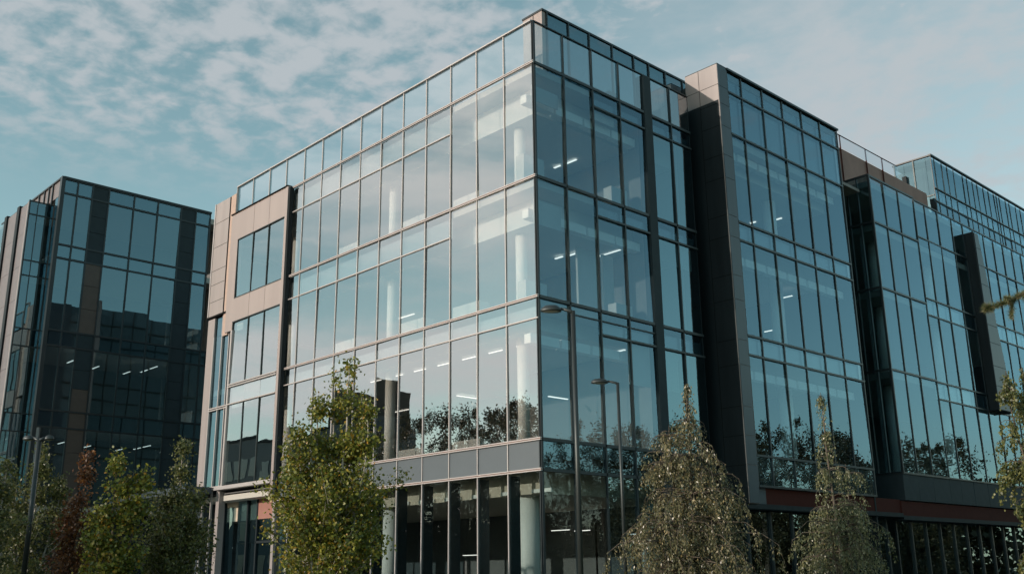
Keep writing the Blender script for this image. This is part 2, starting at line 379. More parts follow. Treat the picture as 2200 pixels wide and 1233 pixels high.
# partitions that show pale through the right face
MB().box((-1.6, 3.6, L3), (-1.5, 4.7, L2b-.3)).build('partition', MT['blind'], cb)
MB().box((-1.6, 5.0, L3), (-1.5, 5.6, L2b-.3)).build('partition', MT['blind'], cb)
MB().box((-2.4, 7.4, L2), (-2.2, 8.6, L1b-.6)).build('partition', MT['column'], cb)
MB().box((-2.4, 7.6, L3), (-2.2, 8.5, L2b-.4)).build('partition', MT['column'], cb)
MB().box((-7.0, 3.0, L2), (-3.0, 3.1, L2+1.0)).build('screen', MT['blind'], cb)
def strip(parent, a, b, wd=.04):
    a = np.array(a, float); b = np.array(b, float); m = MB(); dx = abs(b[0]-a[0]) > abs(b[1]-a[1])
    o = np.array((0, wd, 0) if dx else (wd, 0, 0))
    return m.box(a-o, b+o+np.array((0, 0, .03))).build('ceiling_light', MT['light'], parent)
for a, b in (((-3.93, 5.0, 17.50), (-3.58, 5.0, 17.50)), ((-3.3, 5.05, 17.50), (-2.73, 5.05, 17.50)),
             ((-3.33, 4.31, 13.32), (-2.93, 4.31, 13.32)), ((-2.68, 4.42, 13.32), (-2.07, 4.42, 13.32)),
             ((-3.85, 4.29, 8.0), (-3.85, 5.33, 8.0)), ((-4.2, 6.39, 8.0), (-4.2, 7.08, 8.0)), ((-6.25, 6.67, 8.0), (-6.25, 7.69, 8.0)), ((-5.2, 7.58, 7.6), (-5.2, 8.2, 7.6)),
             ((-12.2, 6.79, 9.42), (-12.2, 7.96, 9.42)),
             ((-7.9, 8.4, 3.3), (-6.9, 8.4, 3.3)), ((-5.9, 7.7, 3.2), (-5.1, 7.7, 3.2)), ((-3.6, 8.4, 3.0), (-2.9, 8.4, 3.0)), ((-10.8, 6.0, 2.35), (-9.8, 6.0, 2.35))):
    strip(cb, a, b)
for i in range(7): strip(cb, (-2.3-1.5*i-.75, 1.9, 9.44), (-2.3-1.5*i, 1.9, 9.44), .02)
MB().box((-7, 6.15, L4), (-.06, 6.30, L1-.4)).build('sun_block_wall', MT['core'], cb)  # added inside to block sun that would reach the pier side
for tp in (R3, R2, R1):
    for a_, b_ in ((3.1, 4.52), (4.62, 5.98), (.08, 1.44), (1.56, 2.98)): MB().box((-.75, a_, tp-.62), (-.45, b_, tp-.30)).build('bulkhead', MT['column'], cb)
# roller blinds, low cupboards and desks just behind the glass
rb_ = random.Random(12)
for lv, tp in ((L3, R2), (L2, R3), (L4-.3, R1)):
    for a_, b_ in ((.05, 1.45), (1.55, 2.95), (3.1, 4.5), (4.65, 5.95), (6.6, 7.6), (7.85, 8.85)):
        if rb_.random() < .55:
            h_ = rb_.choice((.35, .6, .9, 1.5)); MB().box((-.22, a_+.05, tp-h_), (-.20, b_-.03, tp-.02)).build('roller_blind', MT['blind'], cb)
        if rb_.random() < .4: MB().box((-1.1, a_+.1, lv), (-.7, b_-.3, lv+rb_.choice((.75, 1.1)))).build('cupboard', MT['blind'], cb)
for lv in (L4-.3, L3, L2):
    for x_ in (-5.2, -8.4, -13.0): MB().box((x_, .7, lv), (x_+1.5, 1.2, lv+.75)).build('desk', MT['blind'], cb)
for x_ in (-3.5, -6.5, -12.6): MB().box((x_, 4.0, .2), (x_+1.6, 4.7, .95)).build('desk', MT['blind'], cb)
for lv in (L1b-.1, L2b-.1, L3b-.1):
    for j in range(3):
        for i in range(6): strip(cb, (-2.2-3.2*i, 3.3+2.2*j, lv-.05), (-1.0-3.2*i, 3.3+2.2*j, lv-.05), .02) if rb_.random() < .07 else None
# penthouse: pale end, glazed long side
MB().box((-2.02, 1.51, L1), (-1.0, 1.70, 22.03)).build('penthouse_end', MT['beige'], cb)
MB().box((-1.47, 1.495, L1), (-1.45, 1.509, 22.02)).build('panel_joint', MT['joint'], cb)
MB().box((-2.02, 1.71, L1+.01), (-1.14, 19, 21.9)).build('penthouse_core', MT['spandrel_dark'], cb)
MB().box((-2.05, 1.48, 22.03), (-.95, 19, 22.11)).build('roof_edge', MT['dark_frame'], cb)
H = Plane('y', -1.0)
uh = [1.75, 2.93, 4.11, 5.47, 6.81, 7.78, 8.87, 10.06, 11.4, 12.8, 14.2]
MB().box((-1.13, 1.71, L1), (-1.0, 1.745, 22.02)).build('corner_trim', MT['panel_dark'], cb)
cells(H, cb, uh, [L1, 22.03], [('penthouse_window', MT['glass_dark'], None)])
hm = MB()
for y in uh: H.box(hm, y-.03, y+.03, L1, 22.02, .0, .05)
hm.build('mullion_frame', MT['dark_frame'], cb)

# --- pale framed bay at the left end of the front
Q = Plane('x', -.25)
for z0, z1 in ((17.53, 18.95), (13.36, 14.53)): Q.box(MB(), -20.55, -16.15, z0, z1, -.24, 0).build('beige_band', MT['beige'], cb)
Q.box(MB(), -16.15, -15.95, 4.9, 18.95, -.24, .02).build('frame_post', MT['beige'], cb)
Q.box(MB(), -15.95, -15.86, 4.9, 18.90, -.24, -.03).build('painted_side_shade', MT['panel_dark'], cb)  # dark strip painting the shade on the post's sunless side
Q.box(MB(), -21.30, -20.55, 12.95, 18.95, -.24, .0).build('frame_post', MT['beige'], cb)
jm = MB()
for x in (-19.05, -17.6):
    for z0, z1 in ((17.55, 18.93), (13.38, 14.51)): Q.box(jm, x-.006, x+.006, z0, z1, .0, .003)
jm.build('panel_joint', MT['joint'], cb)
Q.box(MB(), -21.32, -15.95, 18.95, 19.0, -.2, .06).build('coping', MT['joint'], cb)
ub = [-20.55, -19.05, -17.6, -16.15]
cells(Q, cb, ub, [14.53, 17.53], [('bay_window', MT['glass'], None)], -.04); cells(Q, cb, ub, [10.24, 13.36], [('bay_window', MT['glass'], None)], -.04)
cells(Q, cb, ub, [9.34, 10.24], [('spandrel_panel', MT['glass'], MT['spandrel'])], -.04); cells(Q, cb, ub, [5.65, 9.34], [('bay_window', MT['glass'], None)], -.04)
bf = MB()
for z0, z1 in ((14.53, 17.53), (10.24, 13.36), (5.65, 9.34)):
    for x in ub: Q.box(bf, x-.02, x+.02, z0, z1, -.06, -.0)
for z in (17.53, 14.55, 13.36): Q.box(bf, -20.55, -16.15, z-.04, z-.0, -.05, .02)
bf.build('mullion_frame', MT['post'], cb)
lf = MB()
for z in (10.29, 10.19, 9.36): Q.box(lf, -20.6, -16.15, z-.03, z+.02, -.05, .05)
Q.box(lf, -20.62, -20.5, 5.6, 12.95, -.2, .03)
for z in (9.42, 9.32, 5.66, 5.56): F.box(lf, -22.7, -20.62, z-.03, z+.02, .0, .12)
Q.box(lf, -21.2, -16.15, 5.46, 5.62, -.24, .06)
lf.build('light_frame', MT['light_frame'], cb)
# buff strip, tall jointed panel, slit and lower windows
F.box(MB(), -21.82, -21.31, 12.9, 20.2, -.02, .10).build('brick_strip', MT['brick'], cb)
F.box(MB(), -23.38, -21.87, 14.12, 20.16, -.02, .14).build('metal_panel', MT['beige_grey'], cb)
pj = MB()
for z in (19.05, 17.75, 16.5, 15.75, 14.85): F.box(pj, -23.3, -21.88, z-.01, z+.01, .14, .144)
F.box(pj, -21.87, -21.82, 14.1, 20.16, -.02, .12); F.box(pj, -23.4, -21.4, 14.02, 14.11, -.02, .16)
pj.build('panel_joint', MT['joint'], cb)
F.box(MB(), -23.42, -23.33, 14.12, 20.16, .10, .17).build('edge_trim', MT['light_frame'], cb)
F.box(MB(), -23.42, -22.72, 5.62, 13.98, -.02, .08).build('metal_panel', MT['beige_grey'], cb)
F.box(MB(), -22.0, -21.31, 13.0, 13.98, -.02, .05).build('metal_panel', MT['beige_grey'], cb)
cells(F, cb, [-22.7, -21.86, -21.15], [5.65, 9.34, 13.0], [('side_window', MT['glass_dark'], None)]*2)
F.pane('side_window', MT['glass_dark'], cb, -22.7, -22.02, 13.0, 13.95)
vf = MB()
for x in (-22.71, -21.86, -21.15): F.box(vf, x-.03, x+.03, .3, 13.0, .0, .09)
vf.build('light_frame', MT['light_frame'], cb)
F.box(MB(), -21.12, -20.63, 5.65, 12.9, -.05, .03).build('edge_panel', MT['panel_mid'], cb)
# recessed ground floor under the bay
S = Plane('x', .9)
cells(S, cb, [-23.0, -22.2, -21.3], [.2, 4.75], [('storefront_window', MT['glass_dark'], None)]); cells(S, cb, [-21.0, -20.0, -19.1, -17.6, -16.2], [.2, 3.1, 5.4], [('storefront_window', MT['glass_dark'], None)]*2)
S.box(MB(), -19.1, -16.3, 4.1, 5.0, .02, .05).build('red_brown_board', MT['redbrown'], cb)
sf = MB()
for x in (-23, -22.2, -20, -19.1, -17.6, -16.2): S.box(sf, x-.05, x+.05, .2, 5.4, -.02, .08)
S.box(sf, -19.1, -16.2, 3.05, 3.15, -.02, .08); sf.build('mullion_frame', MT['panel_dark'], cb)
F.box(MB(), -21.3, -21.0, .12, 5.5, -.2, .1).build('frame_post', MT['beige_grey'], cb)
F.box(MB(), -16.15, -15.95, .12, 4.88, -.2, .1).build('frame_post', MT['beige_grey'], cb)
MB().box((-23.2, .0, 5.42), (-16.2, 1.0, 5.54)).build('soffit', MT['panel_dark'], cb)
MB().box((-30, -1.6, 5.32), (-21.4, -.3, 5.62)).build('canopy', MT['panel_mid'], cb)
# distant back leg of the wing seen in the gap between the buildings
MB().box((-26.2, 2.2, .12), (-23.5, 2.5, 19.9)).build('back_wall', MT['beige_grey'], cb)

# ================================================================== projecting middle block
mb_ = empty('office_building', (.976, 14, .12), 'dark glass block with a tall pier painted in dark shadow, standing forward right of the corner building', 'building')
B = Plane('y', .976)
yb = [10.50, 11.537+.0, 13.134, 14.731, 16.328, 17.925, 19.52]
yb = [10.50] + [9.94173+1.59703*n for n in range(1, 7)]
Z = [4.65, 5.79, 9.68, 10.46, 14.39, 15.17, 19.04, 20.95, 21.93]
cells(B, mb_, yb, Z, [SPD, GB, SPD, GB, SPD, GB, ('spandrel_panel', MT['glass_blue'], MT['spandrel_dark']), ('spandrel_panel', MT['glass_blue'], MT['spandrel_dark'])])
bfm = MB()
for y in yb: B.box(bfm, y-.032, y+.032, 4.65, 21.9, .0, .045)
for z in Z[:-1]: B.box(bfm, 10.5, 19.56, z-.04, z+.04, .0, .06)
B.box(bfm, 10.45, 19.6, 21.93, 22.02, -.2, .11)
bfm.build('mullion_frame', MT['dark_frame'], mb_)
# pier: side face towards the camera (cast shadow painted as dark panels), front face narrow
px0, px1, py0, py1 = -.62, .976, 9.79, 10.46
MB().box((px0, py0, 4.0), (px1+.05, py1, 21.98)).build('pier', MT['beige_grey'], mb_)
pm = MB()
pm.box((px0+.0, py0-.012, 4.0), (px1+.02, py0-.002, 20.35)); pm.build('charcoal_or_shadow_panel', MT['panel_dark'], mb_)
fp = MB(); zp = [4.0, 5.4, 6.5, 7.6, 9.2, 10.2, 11.8, 12.8, 14.4, 15.3, 16.9, 17.9, 19.2, 20.2, 21.0, 21.97]
for a, b in zip(zp[:-1], zp[1:]): fp.box((px1+.052, py0+.01, a+.01), (px1+.075, py1-.02, b-.01))
fp.build('pier_cladding', MT['panel_mid'], mb_)
jm = MB(); jm.box((.07, py0-.02, 4.0), (.085, py0-.013, 20.3))
for z in zp[1:-2]: jm.box((.085, py0-.02, z-.008), (px1, py0-.013, z+.008))
jm.build('panel_joint', MT['joint'], mb_)
MB().box((.07, py0-.008, 20.36), (.085, py0-.001, 21.97)).box((px0, py0-.006, 21.05), (px1+.05, py0-.0005, 21.065)).build('panel_joint', MT['joint'], mb_)
MB().box((px0-.06, py0-.03, .12), (px0+.0, py0+.1, 20.5)).build('red_strip', MT['red'], mb_)
MB().box((px0, py0+.02, 21.98), (px1+.06, py1, 22.03)).build('coping', MT['dark_frame'], mb_)
for lv, cz in ((18.95, 18.0), (15.1, 14.3), (10.4, 9.55), (5.75, 4.70)):
    MB().box((-6, 10.47, lv-.3), (.84, 19.6, lv)).build('floor_slab', MT['ceiling'], mb_)
    MB().box((-6, 10.5, cz), (-.1, 19.6, lv-.31)).build('ceiling', MT['slabedge'], mb_)
MB().box((-6.1, 10.47, .12), (-6, 22, 21.5)).build('core_wall', MT['core'], mb_)
MB().box((-6, 10.47, 21.6), (.9, 19.6, 21.9)).build('roof', MT['roof'], mb_)
MB().box((-6, 19.6, .12), (.85, 19.72, 21.9)).build('end_wall', MT['panel_dark'], mb_)
for z0, z1 in ((5.76, 9.5), (10.42, 14.2), (15.12, 17.9)):
    MB().tube([(-.9, 16.0, z0), (-.9, 16.0, z1)], .3, 24).build('column', MT['column'], mb_, True)
    MB().box((-1.5, 13.2, z0), (-1.4, 13.8, z1)).build('partition', MT['blind'], mb_)
for a, b in (((-3.2, 18.0, 17.95), (-2.9, 18.0, 17.95)), ((-2.5, 18.5, 17.95), (-1.76, 18.5, 17.95)), ((-1.96, 18.1, 13.9), (-1.34, 18.1, 13.9)), ((-3.3, 18.6, 12.6), (-2.7, 18.6, 12.6))): strip(mb_, a, b, .04)
for tp in (19.0, 14.35, 9.64):
    for a_, b_ in zip(yb[:-1], yb[1:]): MB().box((.2, a_+.08, tp-.75), (.5, b_-.08, tp-.42)).build('bulkhead', MT['column'], mb_)
B.box(MB(), 9.8, 11.2, 4.0, 4.6, -.4, -.15).build('fascia', MT['panel_mid'], mb_)
B.box(MB(), 11.2, 22.0, 4.0, 4.6, -.4, -.15).build('red_fascia', MT['red'], mb_)
B.box(MB(), 9.8, 22.0, 3.82, 4.0, -.6, -.05).build('soffit', MT['panel_dark'], mb_)
B2 = Plane('y', .3)
ug = [9.0+1.55*i for i in range(9)]
cells(B2, mb_, ug, [.12, 3.8], [('storefront_window', MT['glass_dark'], None)])
gm = MB()
for y in ug: B2.box(gm, y-.05, y+.05, .12, 3.8, .0, .08)
gm.build('storefront_frame', MT['dark_frame'], mb_)
MB().box((-6, 9.0, .12), (-5.9, 22, 3.8)).build('rear_wall', MT['core'], mb_)
# dark link in the slot between the two blocks
MB().box((-1.6, 19.74, .12), (-1.5, 22.25, 19.6)).build('link_wall', MT['panel_dark'], mb_)
lk = MB()
for y in (20.2, 20.9, 21.6): lk.box((-1.5, y-.03, 4.2), (-1.42, y+.03, 19.6))
lk.build('mullion_frame', MT['dark_frame'], mb_)

# ================================================================== long right block
rb = empty('office_building', (.976, 30, .12), 'long glass wing receding to the right edge, carrying the dark hanging fin', 'building')
D = Plane('y', .976)
yd = [22.3, 23.74, 25.3, 27.06, 28.31, 29.81, 31.55, 33.0, 34.4, 35.8, 37.2, 38.6, 40.0, 41.4, 42.8, 44.2]
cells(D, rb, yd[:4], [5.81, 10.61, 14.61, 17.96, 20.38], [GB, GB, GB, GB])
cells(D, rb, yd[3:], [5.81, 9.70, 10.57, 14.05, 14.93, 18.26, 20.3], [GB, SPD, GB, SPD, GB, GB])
cells(D, rb, yd, [4.58, 5.81], [('fascia_panel', MT['fascia'], None)])
dm = MB()
for y in yd: D.box(dm, y-.032, y+.032, 5.81, 20.3, .0, .04)
for z in (5.81, 10.61, 14.61, 17.96, 20.38): D.box(dm, 22.27, 27.03, z-.045, z+.045, .0, .055)
for z in (5.81, 9.7, 10.57, 14.05, 14.93, 18.26, 20.3): D.box(dm, 27.08, 44.2, z-.035, z+.035, .0, .05)
dm.build('mullion_frame', MT['dark_frame'], rb)
E_ = Plane('x', 22.3)
cells(E_, rb, [-1.4, -.9, -.2, .35, .93], [5.81, 10.61, 14.61, 17.96, 20.38], [('side_window', MT['glass_dark'], None)]*4)
em = MB()
for x in (-.9, -.2, .35): E_.box(em, x-.025, x+.025, 5.81, 20.38, .0, .06)
for z in (5.81, 10.61, 14.61, 17.96, 20.4): E_.box(em, -1.4, 1.0, z-.05, z+.05, .0, .07)
E_.box(em, .93, 1.04, 5.81, 20.4, -.03, .05)
em.build('mullion_frame', MT['dark_frame'], rb)
E_.box(MB(), -1.4, .976, 4.58, 5.76, -.1, .05).build('fascia_panel', MT['fascia'], rb)
for lv in (20.2, 17.9, 14.55, 10.55, 5.75):
    MB().box((-6, 22.5, lv-.3), (.84, 44.2, lv)).build('floor_slab', MT['ceiling'], rb)
MB().box((-6.1, 22.3, .12), (-6, 44.2, 20.2)).build('core_wall', MT['core'], rb)
MB().box((-6, 44.2, .12), (.9, 44.3, 20.2)).build('end_wall', MT['panel_dark'], rb)
for z0, z1 in ((5.76, 10.2), (10.6, 14.2), (14.6, 17.6)):
    for y in (24.5, 30.5): MB().tube([(-.3, y, z0), (-.3, y, z1)], .28, 20).build('column', MT['column'], rb, True)
MB().box((.02, 22.6, 5.8), (.22, 22.66, 17.5)).build('blind', MT['blind'], rb)
D.box(MB(), 22.0, 44.2, 3.9, 4.55, -.4, -.1).build('red_fascia', MT['red'], rb)
D.box(MB(), 22.0, 44.2, 3.72, 3.9, -.6, -.05).build('soffit', MT['panel_dark'], rb)
ug = [22.3+1.5*i for i in range(15)]
cells(B2, rb, ug, [.12, 3.7], [('storefront_window', MT['glass_dark'], None)])
gm = MB()
for y in ug: B2.box(gm, y-.05, y+.05, .12, 3.7, .0, .08)
gm.build('storefront_frame', MT['dark_frame'], rb)
# hanging fin
x0, x1 = 1.02, 1.52
MB().hull8([(x0, 33.1, 9.7), (x1, 33.1, 9.7), (x1, 35.2, 9.7), (x0, 35.2, 9.7), (x0, 33.0, 19.72), (x1, 33.0, 19.72), (x1, 33.65, 19.72), (x0, 33.65, 19.72)]).build('hanging_fin', MT['panel_dark'], rb)
ff = MB(); zf = [9.72, 11.0, 12.1, 13.4, 14.4, 15.6, 16.7, 17.8, 18.8, 19.70]
for a, b in zip(zf[:-1], zf[1:]):
    ya = 35.2-1.55*(a-9.7)/10.02; yb_ = 35.2-1.55*(b-9.7)/10.02
    ff.hull8([(x1+.002, 33.12, a+.012), (x1+.03, 33.12, a+.012), (x1+.03, ya-.02, a+.012), (x1+.002, ya-.02, a+.012), (x1+.002, 33.12, b-.012), (x1+.03, 33.12, b-.012), (x1+.03, yb_-.02, b-.012), (x1+.002, yb_-.02, b-.012)])
ff.build('fin_cladding', MT['panel_mid'], rb)
# roof terrace wall with clear balustrade
MB().box((-1.3, 19.0, 20.4), (-1.0, 33.6, 22.9)).build('terrace_wall', MT['brown'], rb)
T_ = Plane('y', -.98)
cells(T_, rb, [20.6, 23.6, 26.34, 28.18, 30.0], [22.9, 23.58], [('balustrade_panel', MT['clear'], None)], .05)
tm = MB(); T_.box(tm, 20.6, 30.0, 23.58, 23.61, .02, .07)
for y in (23.6, 26.34, 28.18): T_.box(tm, y-.03, y+.03, 20.5, 23.6, .0, .05)
tm.build('balustrade_rail', MT['red'], rb)
MB().box((-3, 19.8, 19.6), (.5, 22.2, 19.75)).build('link_roof', MT['roof'], rb)

# ================================================================== far tower
ft = empty('office_building', (-2, 45, 18), 'narrow-mullioned glass tower rising farthest right behind the long wing', 'building')
K = Plane('y', -.73)
yk = [34.15, 34.61, 35.6, 36.35, 37.23, 38.57, 39.18, 40.01, 40.72, 41.66, 42.46, 43.35, 43.75, 44.22, 45.27, 45.86, 46.94, 47.74, 49, 50.4, 51.8]
cells(K, ft, yk, [18.5, 22.5, 23.35, 25.42], [GB, SPD, GB])
km = MB()
for y in yk: K.box(km, y-.022, y+.022, 18.5, 25.4, .0, .03)
for z in (22.5, 23.35): K.box(km, 34.15, 51.8, z-.03, z+.03, .0, .07)
K.box(km, 34.1, 51.8, 25.42, 25.5, -.1, .08)
km.build('mullion_frame', MT['dark_frame'], ft)
KE = Plane('x', 34.15)
cells(KE, ft, [-3.0, -2.4, -1.8, -1.05, -.73], [18.5, 22.9, 25.38], [('side_window', MT['glass_dark'], None)]*2)
ke = MB()
for x in (-2.98, -1.8): KE.box(ke, x-.035, x+.035, 18.5, 25.38, .0, .06)
KE.box(ke, -2.4, -.75, 22.87, 22.93, .0, .06)
ke.build('light_frame', MT['post'], ft)
KE.box(MB(), -2.5, -2.25, 18.5, 24.5, .02, .2).build('dark_fin', MT['panel_dark'], ft)
KE.box(MB(), -3.1, -.68, 25.38, 25.46, -.1, .07).build('roof_edge', MT['dark_frame'], ft)
MB().box((-8, 34.9, 18.5), (-1.5, 52, 25.1)).build('tower_core', MT['core'], ft)
MB().box((-3.0, 34.3, 25.2), (-.85, 52, 25.35)).build('roof', MT['roof'], ft)

# ================================================================== left building
lb = empty('office_building', (-35.5, 1, .12), 'dark blue-green glass building at the left, behind the row of young trees', 'building')
Cx = -35.53
W = Plane('y', Cx)
yc = [-3.83, -3.08, -2.20, -1.22, .34, 1.86, 3.39, 4.39, 5.37]
zc = [5.59, 9.73, 10.67, 14.33, 15.22, 19.48, 20.29, 23.45, 24.33]
GL = ('window', MT['glass_dark'], None); GS = ('spandrel_panel', MT['glass_dark'], MT['spandrel_dark'])
kinds = [GL, GS, GL, GS, GL, GS, GL, GS]
cells(W, lb, yc, zc, kinds, skip=lambda i, j: i in (2, 6))
cells(W, lb, [5.37, 6.38], zc[:5], kinds[:4])
for a, b in ((-2.20, -1.22), (3.39, 4.39)):
    pz = [5.59, 7.1, 8.4, 9.73, 10.67, 12.0, 13.1, 14.33, 15.22, 16.7, 18.1, 19.48, 20.29, 21.4, 22.4, 23.45, 24.33]
    for c, d in zip(pz[:-1], pz[1:]):
        bz = a < 0 and (c < 11 or 15 < c < 18.5)  # brown tint on some panels of the first dark column
        W.box(MB(), a+.01, b-.01, c+.01, d-.01, -.1, .03).build('brown_panel' if bz else 'charcoal_or_shadow_panel', MT['brown_tint' if bz else 'fascia'], lb)
wm = MB()
for y in yc[1:]: W.box(wm, y-.042, y+.042, 5.59, 24.33, .0, .06)
W.box(wm, 6.34, 6.41, 5.59, 19.4, .0, .08)
for z in zc: W.box(wm, -3.85, 5.37 if z > 15.3 else 6.38, z-.05, z+.05, .0, .07)
W.box(wm, -3.95, 5.42, 24.34, 24.46, -.2, .12); W.box(wm, -4.06, -3.84, 4.0, 24.45, -.2, .1)
wm.build('mullion_frame', MT['dark_frame'], lb)
for lv in (24.1, 20.1, 15.05, 10.5, 5.5): MB().box((-46, -3.7, lv-.35), (Cx-.18, 6.3, lv)).build('floor_slab', MT['ceiling'], lb)
MB().box((-46, 6.4, .12), (Cx-.1, 6.6, 24.1)).build('rear_wall', MT['core'], lb)
MB().box((-43.1, -3.6, .12), (-43, 6.3, 24.1)).build('core_wall', MT['core'], lb)
MB().box((-40, -3.7, .12), (-36.2, 6, 5.1)).build('ground_floor_wall', MT['panel_dark'], lb)
for z in (9.2, 14.0):
    for x, y in ((-39.2, .2), (-39.6, 2.3), (-38.4, 2.9), (-37.0, 2.9), (-38.4, -1.6), (-39, 4.9)): strip(lb, (x, y, z), (x+1.0, y, z), .04)
# return wall on the left flank: first bay glazed, then warm grey panels between ribs
V = Plane('x', -3.95)
cells(V, lb, [-36.5, -35.77], zc[:8], kinds[:7])
ret = MB(); xs = [-35.77, -37.0, -37.66, -38.45, -39.4, -40.9, -43, -46.5]
for a, b in zip(xs[1:], xs[:-1]): V.box(ret, a+.02, b-.02, 23.32, 24.33, -.1, .02)
ret.build('metal_panel', MT['mauve'], lb)
rr = MB()
for x in xs[1:-1]: V.box(rr, x-.05, x+.05, 23.0, 24.35, .02, .10)
V.box(rr, -46.5, -35.75, 24.34, 24.43, -.2, .12)
rr.build('rib', MT['dark_frame'], lb)
# lower glazed wing stepping forward on the left
W2 = Plane('y', -36.6)
z2 = [5.6, 9.5, 10.5, 14.3, 15.3, 18.4, 19.3, 22.1, 22.9]
cells(W2, lb, [-5.28, -4.86, -4.4, -3.98], z2, kinds)
w2 = MB(); W2.box(w2, -4.88, -4.84, 5.6, 22.9, .0, .03); W2.box(w2, -4.42, -4.38, 5.6, 22.9, .0, .03)
for z in z2: W2.box(w2, -5.28, -3.98, z-.035, z+.035, .0, .04)
W2.box(w2, -5.36, -5.28, 4, 22.95, -.1, .05)
w2.build('mullion_frame', MT['dark_frame'], lb)
V2 = Plane('x', -5.28)
vp = MB()
for a, b in ((-38.1, -37.0), (-40.4, -38.7)):
    for z in range(5, 23, 2): V2.box(vp, a, b, z, min(z+1.985, 22.85), -.1, .03)
vp.build('metal_panel', MT['mauve'], lb)
V2.box(MB(), -36.95, -36.68, 4, 22.9, -.1, .05).build('edge_trim', MT['beige_grey'], lb)
vd = MB()
for x in (-38.4, -40.7): V2.box(vd, x-.22, x+.22, 4, 23.0, -.1, .12)
vd.build('rib', MT['panel_dark'], lb)
V2.pane('wing_window', MT['glass'], lb, -46, -41.0, 5.5, 14); V2.pane('wing_window', MT['glass'], lb, -46, -41.0, 14, 22.8)
MB().box((-46, -5.2, 22.6), (-36.7, -3.98, 22.8)).build('roof', MT['roof'], lb)
for lv in (19.5, 15.0, 10.4, 5.5): MB().box((-46, -5.15, lv-.35), (-36.75, -4.0, lv)).build('floor_slab', MT['ceiling'], lb)

# ================================================================== block across the road, mirrored low in the pale face
ob = empty('office_building', (-80, -46, 0), 'dark block mirrored in the lower left panes of the pale glass face', 'building')
MB().box((-108, -52, 0), (-74, -44, 19.0)).build('wall', MT['panel_mid'], ob)
MB().box((-81, -51.5, 19.0), (-74.5, -44.5, 23.5)).build('stair_tower', MT['panel_dark'], ob)
MB().box((-108.2, -52.2, 19.0), (-81.1, -43.8, 19.3)).build('roof', MT['panel_dark'], ob)
for z in (2, 6, 10, 14):
    for i in range(9): MB().box((-106+3.5*i, -43.99, z), (-103.4+3.5*i, -43.93, z+2.6)).build('window', MT['spandrel_dark'], ob)

# ================================================================== street lamps
def dep(px_, py_, dd): 
    k = 2145.9
    return CAM + dd*(fw + (px_-1100)/k*rt - (py_-616.5)/k*up)
def lamp(base, height, label, arms, rr_):
    o = empty('street_lamp', (base[0], base[1], 0), label, 'street lamp', 'black street lamps with flat oval heads')
    MB().tube([(base[0], base[1], 0), (base[0], base[1], .9)], rr_*1.5, 16).build('base_sleeve', MT['post'], o, True)
    MB().tube([(base[0], base[1], .9), (base[0], base[1], height)], [rr_, rr_*.85], 16).build('post', MT['post'], o, True)
    for dv, L in arms:
        d = np.array(dv, float); d /= np.linalg.norm(d); p = np.array([base[0], base[1], height])
        MB().tube([p+[0, 0, -.04], p+d*.05+[0, 0, 0], p+d*L*.42+[0, 0, .05]], [rr_*.8, rr_*.7, rr_*.5], 10).build('arm', MT['post'], o, True)
        s_ = np.array([-d[1], d[0], 0]); c = p+d*L*.72+np.array([0, 0, .045])
        body = MB(); ln = MB()
        prof = [(.0, .5, -.035), (.0, .50, -.012), (.0, .45, .012), (.0, .30, .040), (.0, .0001, .048)]
        rings = []
        for _, rs, hz in prof:
            k0 = len(body.v); rings.append(k0)
            for j in range(28):
                t = 2*math.pi*j/28; q = c + d*(L*.68*rs*math.cos(t)) + s_*(L*.42*rs*math.sin(t)*(1-.25*math.cos(t))) + np.array([0, 0, hz*1.5])
                body.v.append(tuple(q))
        for k0, k1 in zip(rings[:-1], rings[1:]):
            for j in range(28): body.f.append((k0+j, k0+(j+1) % 28, k1+(j+1) % 28, k1+j))
        body.f.append(tuple(rings[0]+j for j in range(28))[::-1])
        hd = body.build('lamp_head', MT['post'], o, True)
        k0 = 0; ln.v.append(tuple(c+np.array([0, 0, -.085])))
        for j in range(24):
            t = 2*math.pi*j/24; ln.v.append(tuple(c + d*(L*.27*math.cos(t)) + s_*(L*.16*math.sin(t)) + np.array([0, 0, -.056])))
        ln.f = [(0, 1+(j+1) % 24, 1+j) for j in range(24)]
        ln.build('lens', MT['lens'], hd, True)
    return o
left = -rt.copy(); left[2] = 0
p = dep(1231, 668, 19); lamp(p, p[2], 'tall near street lamp with one oval head, overlapping the building corner', [(left, .58)], .05)
p = dep(1327, 822, 26.3); lamp(p, p[2], 'smaller street lamp just right of the tall one, before the shaded face', [(left, .66)], .048)
p = dep(85, 944, 26.5); lamp(p, p[2], 'double-headed street lamp among the trees at far left', [(left, .42), (-left, .36)], .07)

